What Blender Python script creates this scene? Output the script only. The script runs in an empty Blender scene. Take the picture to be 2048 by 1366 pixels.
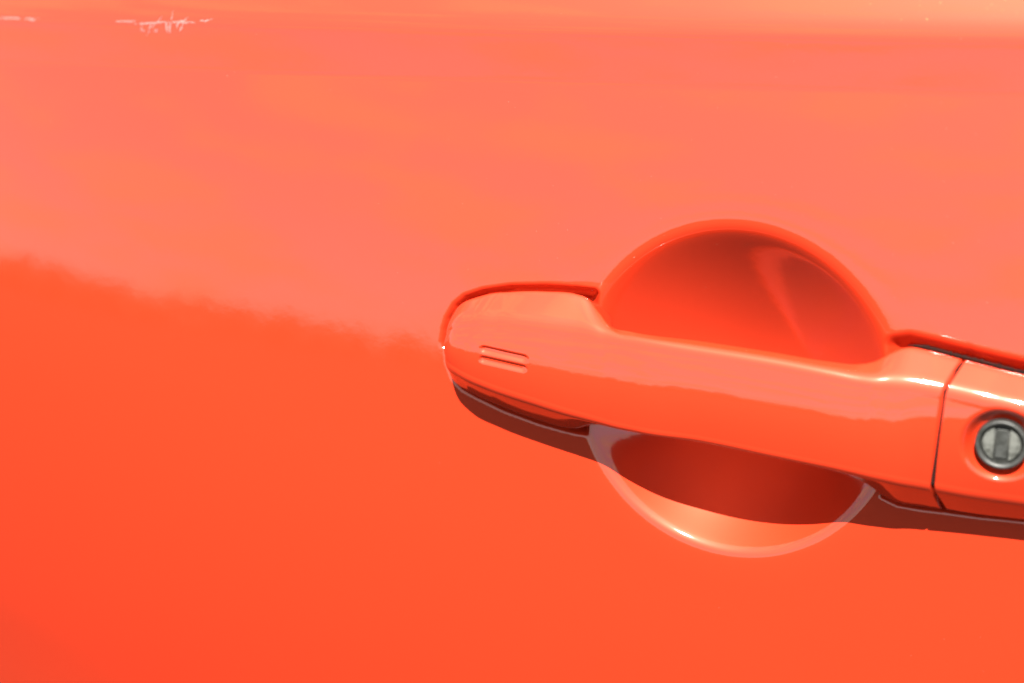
import bpy, bmesh, math, random
import numpy as np
from mathutils import Matrix, Vector, noise

random.seed(7)
scene = bpy.context.scene
COL = scene.collection
R = math.radians

# ------------------------------------------------------------------ frames
# door frame: u along the door, v up the door, w out of the door (metres), origin on the skin of the door
TILT, ROLL = R(17.0), R(-4.0)          # the skin leans back a little; the camera is held a little askew
M3 = (Matrix(((1, 0, 0), (0, math.sin(TILT), -math.cos(TILT)), (0, math.cos(TILT), math.sin(TILT))))
      @ Matrix(((math.cos(ROLL), -math.sin(ROLL), 0), (math.sin(ROLL), math.cos(ROLL), 0), (0, 0, 1))))
ORIGIN = Vector((0, 0, 0.92))
DOOR = Matrix.Translation(ORIGIN) @ M3.to_4x4()

# ------------------------------------------------------------------ camera
YAW, PITCH, DIST, FOCAL = R(24), R(14), 0.42, 50.0
camC = np.array([math.sin(YAW) * math.cos(PITCH), math.sin(PITCH), math.cos(YAW) * math.cos(PITCH)]) * DIST
fwd = -camC / np.linalg.norm(camC)
rgt = np.cross(fwd, [0, 1, 0]); rgt /= np.linalg.norm(rgt)
upv = np.cross(rgt, fwd)
cd = bpy.data.cameras.new('camera')
cam = bpy.data.objects.new('camera', cd)
COL.objects.link(cam)
ml = Matrix(((rgt[0], upv[0], -fwd[0], camC[0]), (rgt[1], upv[1], -fwd[1], camC[1]),
             (rgt[2], upv[2], -fwd[2], camC[2]), (0, 0, 0, 1)))
cam.matrix_world = DOOR @ ml
cd.lens = FOCAL; cd.sensor_width = 36
cd.clip_start = 0.01; cd.clip_end = 5000
cd.dof.use_dof = True; cd.dof.focus_distance = 0.405; cd.dof.aperture_fstop = 7.0
scene.camera = cam
FPX = 2048 * FOCAL / 36

def at(px, py, w=0.0):
    """photo pixel -> point of the door frame (mm) on the plane w (mm)"""
    d = fwd + rgt * ((px - 1024) / FPX) + upv * ((683 - py) / FPX)
    return (camC + d * ((w / 1000 - camC[2]) / d[2])) * 1000

# ------------------------------------------------------------------ sky and sun
s_loc = Vector((0.12, 0.75, 0.65)).normalized()
sun_dir = (M3 @ s_loc).normalized()
elev = math.asin(sun_dir.z)
azim = math.atan2(sun_dir.x, sun_dir.y)
world = bpy.data.worlds.new('World'); scene.world = world
world.use_nodes = True
nt = world.node_tree; nt.nodes.clear()
def N(tree, kind, **kw):
    n = tree.nodes.new(kind)
    for k, v in kw.items():
        if hasattr(n, k): setattr(n, k, v)
        else: n.inputs[k.replace('_', ' ')].default_value = v
    return n
sky = N(nt, 'ShaderNodeTexSky', sky_type='NISHITA', sun_disc=False, sun_elevation=elev, sun_rotation=azim,
        altitude=50, air_density=0.7, dust_density=0.8, ozone_density=1.0)
tc = N(nt, 'ShaderNodeTexCoord')
mp = N(nt, 'ShaderNodeMapping'); mp.inputs['Scale'].default_value = (2.2, 2.2, 9.0); mp.inputs['Rotation'].default_value = (0.22, 0.3, 0.4)
nz = N(nt, 'ShaderNodeTexNoise'); nz.inputs['Scale'].default_value = 2.2; nz.inputs['Detail'].default_value = 5; nz.inputs['Roughness'].default_value = 0.6
cr = N(nt, 'ShaderNodeMapRange'); cr.inputs['From Min'].default_value = 0.47; cr.inputs['From Max'].default_value = 0.58
cr.inputs['To Min'].default_value = 0.42; cr.inputs['To Max'].default_value = 1.0
mx = N(nt, 'ShaderNodeMix', data_type='RGBA'); mx.inputs['B'].default_value if False else None
bg = N(nt, 'ShaderNodeBackground'); bg.inputs['Strength'].default_value = 0.05
wo = N(nt, 'ShaderNodeOutputWorld')
L = nt.links.new
L(tc.outputs['Generated'], mp.inputs['Vector']); L(mp.outputs['Vector'], nz.inputs['Vector'])
L(nz.outputs['Fac'], cr.inputs['Value']); L(cr.outputs['Result'], mx.inputs[0])
L(sky.outputs['Color'], mx.inputs[6]); mx.inputs[7].default_value = (5.4, 4.7, 3.4, 1)
L(mx.outputs[2], bg.inputs['Color']); L(bg.outputs['Background'], wo.inputs['Surface'])

sl = bpy.data.lights.new('sun', 'SUN'); sun = bpy.data.objects.new('sun', sl); COL.objects.link(sun)
sl.energy = 5.0; sl.angle = R(0.5); sl.color = (1.0, 0.95, 0.88)
sun.rotation_euler = (-sun_dir).to_track_quat('-Z', 'Y').to_euler()
sun.location = sun_dir * 5

scene.cycles.caustics_reflective = True; scene.cycles.blur_glossy = 0.12
scene.view_settings.view_transform = 'Standard'; scene.view_settings.look = 'None'
scene.view_settings.gamma = 1; scene.view_settings.use_curve_mapping = False
scene.view_settings.exposure = 2.2

# ------------------------------------------------------------------ materials
def mat(name):
    m = bpy.data.materials.new(name); m.use_nodes = True
    return m, m.node_tree, m.node_tree.nodes['Principled BSDF']

def paint():
    m, t, b = mat('orange_red_paint')
    b.inputs['Base Color'].default_value = (0.37, 0.0210, 0.0060, 1)
    b.inputs['Roughness'].default_value = 0.5
    b.inputs['Specular IOR Level'].default_value = 0.0
    b.inputs['Coat Weight'].default_value = 1.0
    b.inputs['Coat Roughness'].default_value = 0.06
    b.inputs['Coat IOR'].default_value = 1.8
    tcn = N(t, 'ShaderNodeTexCoord')
    # faint orange peel in the clear coat
    n1 = N(t, 'ShaderNodeTexNoise'); n1.inputs['Scale'].default_value = 260; n1.inputs['Detail'].default_value = 2
    bp = N(t, 'ShaderNodeBump'); bp.inputs['Strength'].default_value = 0.016; bp.inputs['Distance'].default_value = 0.001
    t.links.new(tcn.outputs['Object'], n1.inputs['Vector']); t.links.new(n1.outputs['Fac'], bp.inputs['Height'])
    t.links.new(bp.outputs['Normal'], b.inputs['Coat Normal'])
    # tiny metal flakes under the coat
    vo = N(t, 'ShaderNodeTexVoronoi'); vo.inputs['Scale'].default_value = 3200
    t.links.new(tcn.outputs['Object'], vo.inputs['Vector'])
    sub = N(t, 'ShaderNodeVectorMath', operation='SUBTRACT'); sub.inputs[1].default_value = (0.5, 0.5, 0.5)
    t.links.new(vo.outputs['Color'], sub.inputs[0])
    scl = N(t, 'ShaderNodeVectorMath', operation='SCALE'); scl.inputs['Scale'].default_value = 0.28
    t.links.new(sub.outputs[0], scl.inputs[0])
    geo = N(t, 'ShaderNodeNewGeometry')
    add = N(t, 'ShaderNodeVectorMath', operation='ADD'); t.links.new(geo.outputs['Normal'], add.inputs[0]); t.links.new(scl.outputs[0], add.inputs[1])
    nrm = N(t, 'ShaderNodeVectorMath', operation='NORMALIZE'); t.links.new(add.outputs[0], nrm.inputs[0])
    gl = N(t, 'ShaderNodeBsdfAnisotropic'); gl.inputs['Color'].default_value = (0.9, 0.36, 0.12, 1); gl.inputs['Roughness'].default_value = 0.2
    t.links.new(nrm.outputs[0], gl.inputs['Normal'])
    sep = N(t, 'ShaderNodeSeparateColor'); t.links.new(vo.outputs['Color'], sep.inputs[0])
    th = N(t, 'ShaderNodeMapRange'); th.inputs['From Min'].default_value = 0.96; th.inputs['From Max'].default_value = 0.99
    th.inputs['To Max'].default_value = 0.0025
    t.links.new(sep.outputs[2], th.inputs['Value'])
    pl = N(t, 'ShaderNodeBsdfAnisotropic'); pl.inputs['Color'].default_value = (0.95, 0.55, 0.36, 1); pl.inputs['Roughness'].default_value = 0.48
    mp0 = N(t, 'ShaderNodeMixShader'); mp0.inputs[0].default_value = 0.02
    t.links.new(b.outputs[0], mp0.inputs[1]); t.links.new(pl.outputs[0], mp0.inputs[2])
    mxs = N(t, 'ShaderNodeMixShader'); t.links.new(th.outputs['Result'], mxs.inputs[0])
    t.links.new(mp0.outputs[0], mxs.inputs[1]); t.links.new(gl.outputs[0], mxs.inputs[2])
    t.links.new(mxs.outputs[0], t.nodes['Material Output'].inputs['Surface'])
    return m

def simple(name, col, rough=0.5, metal=0.0, var=0.0, scale=200.0, dark=(0.02, 0.02, 0.018), lo=0.45, hi=0.7, bump=0.0):
    m, t, b = mat(name)
    b.inputs['Base Color'].default_value = (*col, 1); b.inputs['Roughness'].default_value = rough; b.inputs['Metallic'].default_value = metal
    if var > 0 or bump > 0:
        tcn = N(t, 'ShaderNodeTexCoord')
        n1 = N(t, 'ShaderNodeTexNoise'); n1.inputs['Scale'].default_value = scale; n1.inputs['Detail'].default_value = 6; n1.inputs['Roughness'].default_value = 0.65
        t.links.new(tcn.outputs['Object'], n1.inputs['Vector'])
        mr = N(t, 'ShaderNodeMapRange'); mr.inputs['From Min'].default_value = lo; mr.inputs['From Max'].default_value = hi; mr.inputs['To Max'].default_value = var
        t.links.new(n1.outputs['Fac'], mr.inputs['Value'])
        mm = N(t, 'ShaderNodeMix', data_type='RGBA'); t.links.new(mr.outputs[0], mm.inputs[0])
        mm.inputs[6].default_value = (*col, 1); mm.inputs[7].default_value = (*dark, 1)
        t.links.new(mm.outputs[2], b.inputs['Base Color'])
        if bump > 0:
            bp = N(t, 'ShaderNodeBump'); bp.inputs['Strength'].default_value = bump; bp.inputs['Distance'].default_value = 0.0004
            t.links.new(n1.outputs['Fac'], bp.inputs['Height']); t.links.new(bp.outputs[0], b.inputs['Normal'])
    return m

PAINT = paint()
ZINC = simple('worn_zinc', (0.022, 0.023, 0.022), 0.5, 0.0, 0.9, 420, (0.008, 0.009, 0.007), 0.42, 0.64, 0.35)
FACE = simple('dirty_pale_metal', (0.082, 0.086, 0.078), 0.5, 0.0, 0.95, 380, (0.012, 0.013, 0.01), 0.44, 0.66, 0.3)
SHUT = simple('grey_shutter_metal', (0.028, 0.03, 0.028), 0.48, 0.0, 0.9, 500, (0.01, 0.011, 0.009), 0.42, 0.64, 0.3)
GRIME = simple('black_grime', (0.012, 0.013, 0.012), 0.6, 0.0, 0.8, 300, (0.05, 0.05, 0.04))
RUBBER_AND_SHADE = simple('black_rubber_and_shade', (0.012, 0.004, 0.003), 1.0, 0.0, 0.6, 200, (0.004, 0.002, 0.002)); RUBBER_AND_SHADE.node_tree.nodes['Principled BSDF'].inputs['Specular IOR Level'].default_value = 0.1  # rubber of the seal; also colours the added shade plate in the gap
SCUFF = simple('bare_scuffed_paint', (0.4, 0.115, 0.105), 0.75, 0.0, 0.7, 900, (0.4, 0.06, 0.05))
DUST = simple('pale_dust', (0.32, 0.10, 0.07), 0.9)

# ------------------------------------------------------------------ helpers
def link(name, me, m, parent=None):
    if m: me.materials.append(m)
    o = bpy.data.objects.new(name, me); COL.objects.link(o)
    if parent is not None: o.parent = parent
    return o

def mesh_np(name, V, F, smooth=True):
    me = bpy.data.meshes.new(name)
    V = np.asarray(V, dtype=np.float32)
    me.from_pydata([tuple(v) for v in V.tolist()], [], F if isinstance(F, list) else F.tolist())
    me.update()
    if smooth: me.polygons.foreach_set('use_smooth', np.ones(len(me.polygons), dtype=bool))
    return me

def grid_faces(nu, nv, off=0, wrap=False, flip=False):
    i = np.arange(nu - 1)[:, None]; j = np.arange(nv if wrap else nv - 1)[None, :]
    j2 = (j + 1) % nv
    a = i * nv + j; b = (i + 1) * nv + j; c = (i + 1) * nv + j2; d = i * nv + j2
    q = np.stack([a, b, c, d] if not flip else [d, c, b, a], -1).reshape(-1, 4) + off
    return q

def spline(t, P, tt):
    """non-uniform cubic through P at t"""
    t = np.asarray(t, float); P = np.asarray(P, float); n = len(t)
    h = np.diff(t); dl = np.diff(P, axis=0) / h[:, None]
    m = np.zeros_like(P); m[0] = dl[0]; m[-1] = dl[-1]
    for i in range(1, n - 1): m[i] = (dl[i - 1] * h[i] + dl[i] * h[i - 1]) / (h[i - 1] + h[i])
    k = np.clip(np.searchsorted(t, tt, 'right') - 1, 0, n - 2)
    x = ((tt - t[k]) / h[k])[:, None]; hk = h[k][:, None]
    return ((2 * x**3 - 3 * x**2 + 1) * P[k] + (x**3 - 2 * x**2 + x) * hk * m[k]
            + (-2 * x**3 + 3 * x**2) * P[k + 1] + (x**3 - x**2) * hk * m[k + 1])

def sstep(a, b, x):
    x = np.clip((x - a) / (b - a), 0, 1); return x * x * (3 - 2 * x)

def signed_dist(poly, U, V):
    """signed distance (mm) to a closed polygon, negative inside"""
    P = np.asarray(poly)[:, :2]; Q = np.roll(P, -1, 0)
    best = np.full(U.shape, 1e9); ins = np.zeros(U.shape, bool)
    for (ax, ay), (bx, by) in zip(P, Q):
        dx, dy = bx - ax, by - ay; l2 = dx * dx + dy * dy + 1e-12
        k = np.clip(((U - ax) * dx + (V - ay) * dy) / l2, 0, 1)
        best = np.minimum(best, (U - ax - k * dx)**2 + (V - ay - k * dy)**2)
        if ay != by:
            c = ((ay > V) != (by > V)) & (U < (bx - ax) * (V - ay) / (by - ay) + ax); ins ^= c
    d = np.sqrt(best); return np.where(ins, -d, d)

# ------------------------------------------------------------------ rails of the pull and of the lock cover
# per station: T top edge at the skin, C crease between top and face, B lower edge of the face, K foot of the underside
PULL = [
 ((906,626,-.5),(896,655,1.5),(893,712,1.5),(902,748,1.0)),
 ((912,617,4.5),(893,652,9),(889,722,9),(906,761,1.5)),
 ((930,602,9.5),(903,643,16.5),(894,736,16),(922,775,2)),
 ((965,590,11),(935,637,20),(915,751,19.5),(950,790,2)),
 ((1020,583,12.5),(1000,638,22.5),(975,778,21.5),(1005,815,2)),
 ((1090,582,13.5),(1080,647,24),(1065,808,23),(1075,841,2)),
 ((1150,587,14),(1150,657,24.5),(1135,830,23.5),(1135,857,2)),
 ((1178,600,14.5),(1190,664,25),(1178,842,24),(1165,856,4)),
 ((1200,626,16),(1212,668,25),(1205,850,24),(1190,850,9)),
 ((1222,652,18),(1240,672,25.3),(1230,857,24.3),(1215,853,15)),
 ((1260,662,20),(1275,678,25.6),(1270,866,24.5),(1262,862,19)),
 ((1400,681,20.5),(1400,698,26.5),(1400,886,25),(1400,882,20)),
 ((1550,704,21),(1550,722,27),(1550,917,25.5),(1550,914,20.5)),
 ((1660,722,20),(1660,742,27),(1655,939,25.5),(1655,938,19)),
 ((1715,727,18),(1715,752,26.5),(1708,950,25),(1705,955,16)),
 ((1750,721,16.5),(1750,758,26.5),(1740,957,24.5),(1738,972,11)),
 ((1785,703,15),(1780,762,26),(1768,962,24),(1765,992,6)),
 ((1815,694,14),(1805,766,26),(1795,967,23.5),(1795,1006,3)),
 ((1855,700,14),(1840,771,26),(1825,972,22.3),(1840,1014,2)),
 ((1922,718,14),(1883,778,26),(1859,978,21.5),(1882,1020,2)),
]
COVER = [
 ((1931,720,14),(1892,779,26),(1868,979,21.5),(1894,1021,2)),
 ((2000,738,14),(1960,796,26),(1935,991,20),(1960,1031,2)),
 ((2060,752,14),(2048,817,26),(2020,1003,18.5),(2048,1041,2)),
 ((2150,772,13),(2130,835,24),(2120,1015,16.5),(2140,1052,2)),
 ((2220,790,9),(2195,850,18),(2190,1015,15),(2205,1048,2)),
 ((2255,815,4),(2225,870,9),(2222,1000,8),(2235,1040,1)),
 ((2265,835,-.5),(2235,885,1),(2232,985,1),(2245,1030,0)),
]

def rails(ST, step=3.0):
    S = np.array(ST, float); S[:, :, 2] = np.where(S[:, :, 2] > 3, S[:, :, 2] * (0.59 + 0.06 * sstep(1150, 1320, S[:, :, 0]) - 0.09 * sstep(1700, 2000, S[:, :, 0])), S[:, :, 2])
                                   # stations x 4 x 3
    mid = (S[:, 1, :2] + S[:, 2, :2]) / 2
    seg = np.maximum(np.linalg.norm(np.diff(mid, axis=0), axis=1), 6)
    seg = np.maximum(seg, np.abs(np.diff(S[:, :, 2], axis=0)).max(1) * 6)
    t = np.concatenate([[0], np.cumsum(seg)])
    tt = np.unique(np.concatenate([np.linspace(t[i], t[i + 1], max(5, int(seg[i] / step)) + 1) for i in range(len(t) - 1)]))
    out = [spline(t, S[:, k], tt) for k in range(4)]
    return tt, out

def outline(ST, i0=0, i1=None):
    tt, (T, C, B, K) = rails(ST[i0:i1])
    # on the plane of the skin
    top = [at(p[0], p[1], 0) for p in T[::4]] + [at(*T[-1][:2], 0)]
    bot = [at(p[0], p[1], 0) for p in K[::4]] + [at(*K[-1][:2], 0)]
    return top + bot[::-1]

def loft(ST, deco=None, cap=(False, True), radii=(0.9, 2.8, 2.0, 1.2), nfront=64, bulge=1.0):
    """closed section TB-T-C-B-K-KB along the rails, corners rounded"""
    tt, (T, C, B, K) = rails(ST)
    rows = []
    for i in range(len(tt)):
        t, c, b, k = (at(*q[i]) for q in (T, C, B, K))
        dt, dk = T[i][2], K[i][2]
        def back(x, d, a, b, c2, e2):                          # how far back the section reaches: to the seat at the ends, a slim bar between
            f = float(min(sstep(a, b, x), 1 - sstep(c2, e2, x)))
            return -5 + (d - 2.5 + 5) * f
        wt = min(back(T[i][0], dt, 1182, 1224, 1738, 1790), dt - 0.8)
        wk = min(back(K[i][0], dk, 1167, 1214, 1722, 1768), dk - 0.8)
        tb = np.array([t[0], t[1] - 0.38 * (dt - wt), wt]); kb = np.array([k[0], k[1] + 0.0, wk])
        P = [tb, t, c, b, k, kb]; rr = (0.5, *radii, 0.5); nc = (2, 5, 10, 10, 6, 2); ne = (2, 8, nfront, 6, 2, 3)
        row = []
        for j in range(6):
            p0, p1, p2 = P[j - 1], P[j], P[(j + 1) % 6]
            la, lb = np.linalg.norm(p1 - p0), np.linalg.norm(p2 - p1)
            r0 = min(rr[j], la * 0.46); r1 = min(rr[j], lb * 0.46)
            a = p1 + (p0 - p1) * (r0 / max(la, 1e-6)); e = p1 + (p2 - p1) * (r1 / max(lb, 1e-6))
            for q in np.linspace(0, 1, nc[j]):
                row.append((1 - q)**2 * a + 2 * q * (1 - q) * p1 + q * q * e)
            p3 = P[(j + 2) % 6]; r2 = min(rr[(j + 1) % 6], lb * 0.46)
            nx = p2 + (p1 - p2) * (r2 / max(lb, 1e-6))
            for q in np.linspace(0, 1, ne[j] + 2)[1:-1]:
                x = e + (nx - e) * q
                if j == 2: x = x + np.array([0, 0, bulge * 4 * q * (1 - q)])
                if j == 3: x = x + np.array([0, 0, 0.0])
                row.append(x)
        rows.append(row)
    A = np.array(rows)                                        # stations x ring x 3
    if deco is not None: A = deco(A)
    n, m = A.shape[:2]
    F = grid_faces(n, m, wrap=True).tolist()
    if cap[0]: F.append([j for j in range(m)])
    if cap[1]: F.append([(n - 1) * m + j for j in range(m)][::-1])
    return A.reshape(-1, 3) / 1000, F

# ------------------------------------------------------------------ the skin of the door
bowl_c = (at(1478, 785, 0) + 0)[:2]
b_l, b_r = at(1143, 800, 0), at(1813, 770, 0); b_t, b_b = at(1478, 438, 0), at(1495, 1132, 0)
bru = (b_r[0] - b_l[0]) / 2 * 0.945; brv = (b_t[1] - b_b[1]) / 2 * 0.945
bowl_c = np.array([(b_r[0] + b_l[0]) / 2, (b_t[1] + b_b[1]) / 2])
left_pad = outline(PULL, 0, 7) ; right_pad = outline(PULL, 16, 20)[:]
cov_tt, (cT, cC, cB, cK) = rails(COVER)
pT = [at(x, y + 9, 0) for x, y in ((1790, 690), (1815, 688), (1855, 697), (1922, 715), (2000, 735), (2060, 749), (2150, 770), (2225, 790), (2262, 815), (2275, 850))]
pK = [at(x, y, 0) for x, y in ((2270, 1000), (2245, 1040), (2200, 1055), (2140, 1055), (2048, 1043), (1960, 1033), (1893, 1023), (1840, 1016), (1795, 1008), (1765, 994))]
right_pad = pT + pK
lp_T = [at(x, y + 6, 0) for x, y in ((892, 660), (898, 640), (912, 615), (930, 600), (965, 588), (1020, 580), (1090, 579), (1150, 582), (1185, 585))]
lp_K = [at(x, y, 0) for x, y in ((1170, 868), (1135, 860), (1075, 843), (1005, 818), (950, 792), (922, 777), (903, 757), (892, 725), (889, 690))]
left_pad = lp_T + lp_K
c1a, c1b = at(0, 16, 0), at(2048, 52, 0)
_a, _b = at(885, 700, 0), at(2048, 900, 0)
pad_u, pad_v, pad_s = _a[0], _a[1], (_b[1] - _a[1]) / (_b[0] - _a[0])
def crease(v_px0, v_px1, U):
    a, b = at(0, v_px0, 0), at(2048, v_px1, 0)
    return a[1] + (U - a[0]) * (b[1] - a[1]) / (b[0] - a[0])

FLUTE = 9.7                                                 # degrees the flute under the shoulder leans in
def skin(U, V):
    """height of the skin (mm) at door coordinates (mm)"""
    def arc(x, rad, lim):
        ax = np.abs(x); return -np.where(ax < lim, ax**2 / (2 * rad), lim * lim / (2 * rad) + (ax - lim) * lim / rad)
    H = arc(V - 5, 850.0, 170.0) + arc(U - 60, 1800.0, 400.0)
    dg = np.maximum(0, -0.30 * U - 0.95 * V - 62); dg2 = np.minimum(dg, 170)
    H = H - dg2**2 / 2700 - (dg - dg2) * 0.126
    # shoulder line near the top: the slope changes over short fillets
    l1 = crease(22, 50, U); l2 = crease(45, 80, U); l3 = crease(134, 190, U)
    def ramp(d, e): return 0.5 * (d + np.sqrt(d * d + e * e)) - 0.0
    H = H + math.tan(R(FLUTE)) * ramp(V - l3, 0.5) - math.tan(R(FLUTE + 4.0)) * ramp(V - l2, 0.9) - math.tan(R(8.0)) * ramp(V - l1, 2.0)
    # scoop behind the pull
    r = np.sqrt(((U - bowl_c[0]) / bru)**2 + ((V - bowl_c[1]) / brv)**2)
    dep = 26.5
    ex = 2.2 - 0.6 * sstep(-0.75, -0.05, (V - bowl_c[1]) / brv / np.maximum(r, 0.05))
    inner = np.where(r < 1, dep * (1 - r**ex), -dep * ex * (r - 1))
    e = 1.7 + 0.1 * sstep(-0.5, 0.2, (V - bowl_c[1]) / brv / np.maximum(r, 0.05))
    d1 = 0.5 * (inner + np.sqrt(inner**2 + e * e)) * sstep(-14, -4, inner)
    # shallow seats for the two ends of the handle
    pd = np.zeros_like(U)
    for poly, wd in ((left_pad, 3.0), (right_pad, 5.2)):
        sd = signed_dist(poly, U, V)
        pd = np.maximum(pd, 5.0 * (1 - sstep(-2.2, np.where(V > pad_v + (U - pad_u) * pad_s, wd, 1.6), sd)))
    k = 1.2
    d = 0.5 * (d1 + pd + np.sqrt((d1 - pd)**2 + k * k)) - 0.5 * (np.sqrt(k * k) ) * np.exp(-np.maximum(d1, pd) * 0.0)
    d = np.where((d1 < 1e-6) & (pd < 1e-6), 0, np.maximum(d, 0)) if False else np.maximum(d1, pd) + np.maximum(0, k - np.abs(d1 - pd))**2 / (4 * k) * sstep(0.0, 1.0, np.minimum(d1, pd))
    # one soft ding
    q = at(60, 150, 0); H = H - 0.05 * np.exp(-((U - q[0])**2 + (V - q[1])**2) / (2 * 2.0**2))
    return H - d

def axis(a, b, fine0, fine1, hf, hc):
    x = [fine0]
    while x[-1] < fine1: x.append(x[-1] + hf)
    lo, hi, h = [fine0], [x[-1]], hf
    while lo[-1] > a: h = min(h * 1.12, hc); lo.append(lo[-1] - h)
    h = hf
    while hi[-1] < b: h = min(h * 1.12, hc); hi.append(hi[-1] + h)
    return np.array(lo[:0:-1] + x + hi[1:])

door = bpy.data.objects.new('car_door', None); COL.objects.link(door)
door.matrix_world = DOOR
door.empty_display_size = 0.05
door['label'] = 'glossy orange red car door with pull handle, round scoop and key lock'
door['category'] = 'car door'

us = axis(-720, 240, -32, 196, 0.38, 6.0)
vs = axis(-560, 175, -78, 46, 0.38, 3.0)
vs = np.unique(np.concatenate([vs, np.arange(62, 118, 0.6)]))
UU, VV = np.meshgrid(us, vs, indexing='ij')
HH = skin(UU, VV)
# the skin turns in at the door's own edges
nu, nv = UU.shape
V3 = np.stack([UU, VV, HH], -1)
V3[0, :, 2] -= 25; V3[-1, :, 2] -= 25; V3[:, 0, 2] -= 25; V3[:, -1, 2] -= 25
panel = link('door_panel', mesh_np('door_panel', V3.reshape(-1, 3) / 1000, grid_faces(nu, nv)), PAINT, door)

def hskin(u, v): return float(skin(np.array([[u]]), np.array([[v]]))[0, 0])

# ------------------------------------------------------------------ the pull
def proj(P):
    d = P / 1000 - camC
    z = d @ fwd
    return 1024 + FPX * (d @ rgt) / z, 683 - FPX * (d @ upv) / z

def pull_marks(A):
    X, Y = proj(A.reshape(-1, 3)); X = X.reshape(A.shape[:2]); Y = Y.reshape(A.shape[:2])
    front = (np.arange(A.shape[1]) >= 15)[None, :] & (A[:, :, 2] > 7)
    for (x0, y0, x1, y1) in ((968, 699, 1047, 717), (966, 719, 1045, 737)):
        dx, dy = x1 - x0, y1 - y0; l = math.hypot(dx, dy)
        a = ((X - x0) * dx + (Y - y0) * dy) / l; b = (-(X - x0) * dy + (Y - y0) * dx) / l
        a2 = np.maximum(np.maximum(-a, a - l), 0)
        dist = np.sqrt(a2**2 + b**2)
        # steep upper wall, long lower slope
        prof = np.where(b < 0, 1 - sstep(4.0, 8.5, dist), 1 - sstep(1.0, 9.5, dist))
        A[:, :, 2] -= np.where(front, 0.7 * prof, 0)
    return A
V, F = loft(PULL, pull_marks, cap=(True, True), nfront=90)
pull = link('door_handle', mesh_np('door_handle', V, F), PAINT, door)

# ------------------------------------------------------------------ the lock cover with its dished face
lock_px = (2001, 894)
lc = at(*lock_px, 14.6)
def dish(A):
    du = A[:, :, 0] - lc[0]; dv = A[:, :, 1] - lc[1]
    r = np.sqrt(du**2 + dv**2)
    front = A[:, :, 2] > 8.5
    A[:, :, 2] -= np.where(front, 3.6 * (1 - sstep(6.2, 10.2, r)) + 3.0 * (1 - sstep(5.75, 6.1, r)), 0)
    return A
V, F = loft(COVER, dish, cap=(True, True), nfront=110)
cover = link('lock_cover', mesh_np('lock_cover', V, F), PAINT, door)
cover['label'] = 'square lock cover with a dished face behind the gap'

# dark plate added to deepen the shade in the gap between pull and cover
def gap_shade():
    P = [at(1927, 722, 6.6), at(1886.5, 780, 14.5), at(1862.5, 972, 13.0), at(1874, 990, 6), at(1905, 985, -4), at(1940, 735, -4)]
    C0 = sum(P) / len(P); Q = [C0 + (p - C0) * (1 - 0.45 / np.linalg.norm((p - C0)[1:])) for p in P]; n = len(Q)
    Vs = [tuple((q + np.array([du, 0, 0])) / 1000) for du in (-0.5, 0.5) for q in Q]
    Fs = [[i, (i + 1) % n, n + (i + 1) % n, n + i] for i in range(n)] + [list(range(n))[::-1], [n + i for i in range(n)]]
    return link('gap_shade', mesh_np('gap_shade', Vs, Fs, False), RUBBER_AND_SHADE, door)
gap_shade()

# lock barrel: every piece turns about the axis of the lock
def lathe(prof, n=64):
    Vs, Fs = [], []
    for r, z in prof:
        for k in range(n):
            a = 2 * math.pi * k / n; Vs.append((r * math.cos(a), r * math.sin(a), z))
    m = len(prof)
    for i in range(m - 1):
        for k in range(n):
            k2 = (k + 1) % n; Fs.append([i * n + k, i * n + k2, (i + 1) * n + k2, (i + 1) * n + k])
    return Vs, Fs
def plate(pts, z0, z1, bev=0.25):
    """flat plate from a convex outline, top edge bevelled"""
    P = np.array(pts); c = P.mean(0); n = len(P)
    inn = c + (P - c) * (1 - bev / np.linalg.norm(P - c, axis=1).mean())
    Vs = [(x, y, z0) for x, y in P] + [(x, y, z1 - bev) for x, y in P] + [(x, y, z1) for x, y in inn]
    Fs = [[i + a * n, (i + 1) % n + a * n, (i + 1) % n + (a + 1) * n, i + (a + 1) * n] for a in range(2) for i in range(n)]
    Fs.append([2 * n + i for i in range(n)])
    return Vs, Fs
LO = np.array([lc[0], lc[1], 13.0])
def lockpart(name, vf, m, smooth=True):
    V = np.array(vf[0]) * np.array([0.87, 0.87, 1.0]) + LO
    o = link(name, mesh_np(name, V / 1000, vf[1], smooth), m, cover)
    return o
lockpart('lock_ring', lathe([(7.3, -2.5), (7.3, -0.3), (7.15, 0.15), (6.8, 0.35), (6.3, 0.25), (5.9, -0.1), (5.7, -0.5), (5.65, -3.0)]), ZINC)
lockpart('lock_plug', lathe([(5.68, -1.7), (5.4, -1.45), (0.01, -1.45)]), GRIME)
def seg_pts(side):
    r, x0 = 5.35, 2.05
    a0 = math.acos(x0 / r); pts = [(r * math.cos(a), r * math.sin(a)) for a in np.linspace(-a0, a0, 22)]
    return pts if side > 0 else [(-x, -y) for x, y in pts]
for s in (-1, 1): lockpart('plug_face', plate(seg_pts(s), -1.6, -0.75), FACE, False)
w2, h2 = 1.62, 4.3
lockpart('key_shutter', plate([(-w2, -h2), (w2, -h2), (w2, h2), (-w2, h2)], -1.6, -0.95, 0.2), SHUT, False)

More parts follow.
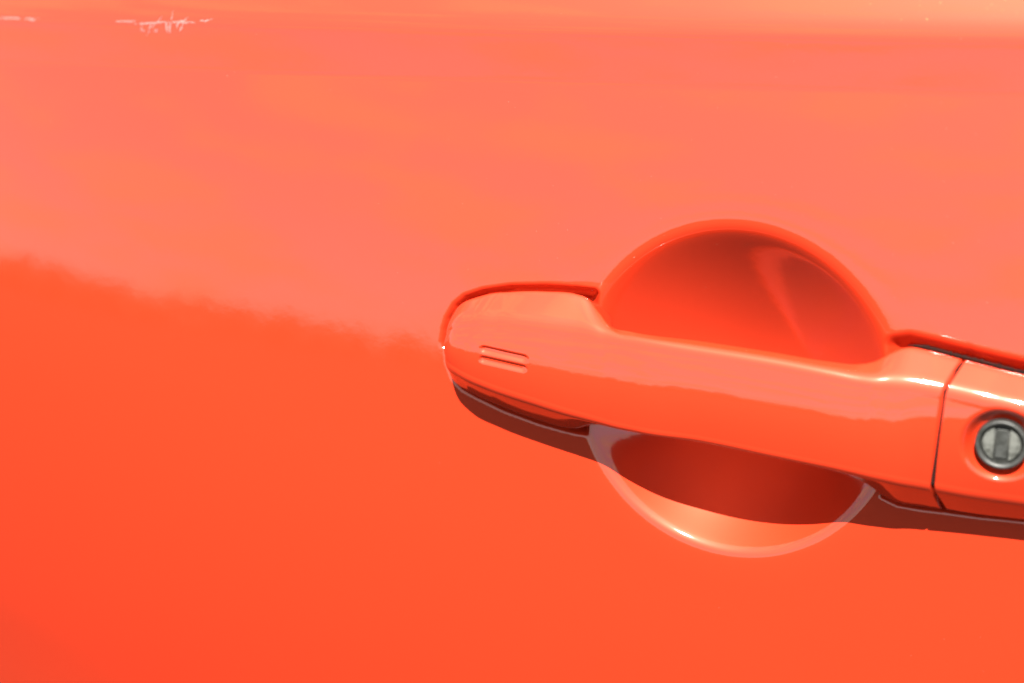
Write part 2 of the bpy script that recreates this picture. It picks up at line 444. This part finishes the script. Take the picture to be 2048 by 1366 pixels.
# dark seal in the gap above the handle end and the lock cover
def seal():
    pts = [(1815, 688), (1850, 692), (1890, 702), (1922, 711), (1960, 720), (2000, 731), (2048, 743), (2110, 757)]
    t = np.arange(len(pts)); q = spline(t, np.array(pts, float), np.linspace(0, len(pts) - 1, 90))
    bmv, bmf = [], []
    for i, (x, y) in enumerate(q):
        p = at(x, y + 2, -3.0); rr = 0.6 * (0.85 + 0.8 * noise.noise(Vector((i * 0.45, 2, 3)))) * min(1, i / 12 + 0.1)
        for k in range(8):
            a = 2 * math.pi * k / 8; bmv.append((p[0] / 1000, (p[1] + rr * math.cos(a)) / 1000, (p[2] + rr * math.sin(a)) / 1000))
        if i:
            for k in range(8): bmf.append([(i - 1) * 8 + k, (i - 1) * 8 + (k + 1) % 8, i * 8 + (k + 1) % 8, i * 8 + k])
    return link('seal', mesh_np('seal', bmv, bmf), RUBBER_AND_SHADE, door)
seal()

# ------------------------------------------------------------------ scuffs on the shoulder line
def scuff():
    Vs, Fs = [], []
    def stroke(pts, wd):
        n0 = len(Vs); P = np.array(pts, float); t = np.arange(len(P)); n = 14 * (len(P) - 1)
        Q = spline(t, P, np.linspace(0, len(P) - 1, n))
        jit = random.Random(int(pts[0][0] * 7 + pts[0][1]))
        for i, (x, y) in enumerate(Q):
            x += jit.gauss(0, 0.5); y += jit.gauss(0, 0.7)
            dx, dy = Q[min(i + 1, n - 1)] - Q[max(i - 1, 0)]; l = math.hypot(dx, dy) + 1e-9
            f = i / (n - 1); ww = wd * (0.25 + 1.1 * math.sin(math.pi * min(max(f, 0.04), 0.96)) ** 0.6) * (0.75 + 0.5 * noise.noise(Vector((x * 0.21, y * 0.21, wd))))
            for s in (-1, 1):
                p = at(x - s * dy / l * ww / 2, y + s * dx / l * ww / 2, -5.0)
                p2 = at(x - s * dy / l * ww / 2, y + s * dx / l * ww / 2, hskin(p[0], p[1]))
                Vs.append((p2[0] / 1000, p2[1] / 1000, (hskin(p2[0], p2[1]) + 0.05) / 1000))
            if i and noise.noise(Vector((x * 0.13, y * 0.2, 5.0))) > -0.36: Fs.append([n0 + 2 * i - 2, n0 + 2 * i - 1, n0 + 2 * i + 1, n0 + 2 * i])
    stroke([(-20, 36), (12, 36), (40, 38), (72, 38)], 2.2); stroke([(2, 37), (24, 36), (34, 39)], 2.4); stroke([(50, 37), (58, 40), (66, 38)], 4)
    stroke([(228, 43), (250, 43), (268, 42)], 2.6)
    stroke([(266, 48), (290, 47), (312, 45), (330, 43)], 3)
    stroke([(283, 50), (280, 58), (286, 62), (280, 63)], 2.4); stroke([(302, 47), (297, 56), (295, 65), (291, 70)], 3)
    stroke([(318, 42), (306, 50), (303, 58)], 2.2); stroke([(305, 62), (312, 58), (311, 63), (306, 62)], 2.6)
    stroke([(322, 33), (318, 38), (312, 46)], 1.8); stroke([(331, 44), (331, 56), (333, 65)], 3.4); stroke([(340, 44), (338, 54), (339, 66)], 3.2)
    stroke([(334, 46), (337, 58), (335, 66)], 2.2); stroke([(344, 23), (342, 34), (340, 42)], 1.2)
    stroke([(374, 35), (366, 42), (356, 46), (352, 54)], 3); stroke([(366, 46), (362, 54), (358, 62)], 3.2); stroke([(352, 48), (352, 58)], 2.6)
    stroke([(356, 44), (380, 45), (392, 44)], 2.4); stroke([(398, 41), (410, 41), (424, 38)], 2.4); stroke([(330, 44), (350, 44), (366, 41)], 2)
    o = link('scuff_mark', mesh_np('scuff_mark', Vs, Fs), SCUFF, panel); o['kind'] = 'stuff'
scuff()
def bits():
    rnd = random.Random(3); Vs, Fs = [], []
    spots = [(453, 152, 2.2), (95, 243, 2), (660, 180, 1.4), (8, 25, 2.4), (345, 22, 2), (1135, 460, 1.6), (1322, 437, 1.7), (1268, 515, 2.6), (1184, 581, 2.8), (1073, 578, 2.0), (1906, 486, 1.8), (1974, 605, 1.8), (795, 545, 1.5)]
    for _ in range(110):
        spots.append((rnd.uniform(900, 2048) if rnd.random() < 0.75 else rnd.uniform(0, 1000), rnd.uniform(5, 600) if rnd.random() < 0.8 else rnd.uniform(600, 1350), rnd.uniform(0.6, 1.5)))
    for x, y, s in spots:
        if 870 < x < 1230 and 540 < y < 900 and (x, y) not in ((1184, 581), (1073, 578)): continue
        p = at(x, y, -1.0); h = hskin(p[0], p[1]); p = at(x, y, h); h = hskin(p[0], p[1])
        n0 = len(Vs); r = s * 0.075
        for k in range(6):
            a = math.pi * k / 3; Vs.append(((p[0] + r * math.cos(a) * rnd.uniform(.6, 1.2)) / 1000, (p[1] + r * math.sin(a) * rnd.uniform(.6, 1.2)) / 1000, (h + 0.02) / 1000))
        Vs.append((p[0] / 1000, p[1] / 1000, (h + r * 0.8) / 1000))
        for k in range(6): Fs.append([n0 + k, n0 + (k + 1) % 6, n0 + 6])
    o = link('dust_specks', mesh_np('dust_specks', Vs, Fs), DUST, panel); o['kind'] = 'stuff'
bits()

# ------------------------------------------------------------------ what the paint mirrors: open ground and a far wood
def ground():
    m, t, b = mat('tarmac'); tcn = N(t, 'ShaderNodeTexCoord')
    n1 = N(t, 'ShaderNodeTexNoise'); n1.inputs['Scale'].default_value = 0.28; n1.inputs['Detail'].default_value = 6
    cr2 = N(t, 'ShaderNodeValToRGB'); cr2.color_ramp.elements[0].color = (0.011, 0.0095, 0.0073, 1); cr2.color_ramp.elements[1].color = (0.0175, 0.0155, 0.012, 1)
    t.links.new(tcn.outputs['Object'], n1.inputs['Vector']); t.links.new(n1.outputs['Fac'], cr2.inputs[0]); t.links.new(cr2.outputs[0], b.inputs['Base Color'])
    b.inputs['Roughness'].default_value = 1.0; b.inputs['Specular IOR Level'].default_value = 0.0
    bm = bmesh.new(); S = 2500
    bmesh.ops.create_grid(bm, x_segments=20, y_segments=20, size=S)
    me = bpy.data.meshes.new('ground'); bm.to_mesh(me); bm.free()
    o = link('ground', me, m); o['kind'] = 'structure'
ground()
def wood():
    rnd = random.Random(11)
    m, t, b = mat('leaves'); tcn = N(t, 'ShaderNodeTexCoord'); n1 = N(t, 'ShaderNodeTexNoise'); n1.inputs['Scale'].default_value = 0.5
    cr2 = N(t, 'ShaderNodeValToRGB'); cr2.color_ramp.elements[0].color = (0.075, 0.075, 0.03, 1); cr2.color_ramp.elements[1].color = (0.095, 0.092, 0.037, 1)
    t.links.new(tcn.outputs['Object'], n1.inputs['Vector']); t.links.new(n1.outputs['Fac'], cr2.inputs[0]); t.links.new(cr2.outputs[0], b.inputs['Base Color'])
    b.inputs['Roughness'].default_value = 0.8
    tr = N(t, 'ShaderNodeBsdfTranslucent'); t.links.new(cr2.outputs[0], tr.inputs['Color'])
    ms = N(t, 'ShaderNodeMixShader'); ms.inputs[0].default_value = 0.45; t.links.new(b.outputs[0], ms.inputs[1]); t.links.new(tr.outputs[0], ms.inputs[2])
    t.links.new(ms.outputs[0], t.nodes['Material Output'].inputs['Surface'])
    Vs, Fs = [], []
    def leaf(c, s):
        n0 = len(Vs); a = Vector((rnd.gauss(0, 1), rnd.gauss(0, 1), rnd.gauss(0, 1))).normalized(); bb = a.orthogonal().normalized(); cc = a.cross(bb)
        for x, y in ((-1, -1), (1, -1), (1, 1), (-1, 1)): Vs.append(tuple(c + bb * x * s + cc * y * s))
        Fs.append([n0, n0 + 1, n0 + 2, n0 + 3])
    for k in range(420):
        az = R(-180 + 360 * k / 420 + rnd.uniform(-0.8, 0.8)); d = rnd.uniform(85, 120)
        if math.cos(az - math.pi) < -0.2: continue
        h = (rnd.uniform(2.7, 3.7) + 1.0 * max(0, rnd.gauss(0, 0.5))) * (1.0 + 0.55 * noise.noise(Vector((math.degrees(az) * 0.11, 1.3, 0.7)))); w = rnd.uniform(1.3, 2.6)
        c0 = Vector((math.sin(az) * d, math.cos(az) * d, 0))
        for q in range(110):
            f = rnd.random() ** 0.7; th = rnd.uniform(0, 2 * math.pi); rr = w * math.sqrt(max(0.05, 1 - (2 * f - 0.9) ** 2)) * rnd.uniform(0.5, 1.0)
            leaf(c0 + Vector((rr * math.cos(th), rr * math.sin(th), h * f)), rnd.uniform(0.22, 0.5))
    o = link('wood', mesh_np('wood', Vs, Fs, False), m); o['kind'] = 'stuff'
wood()
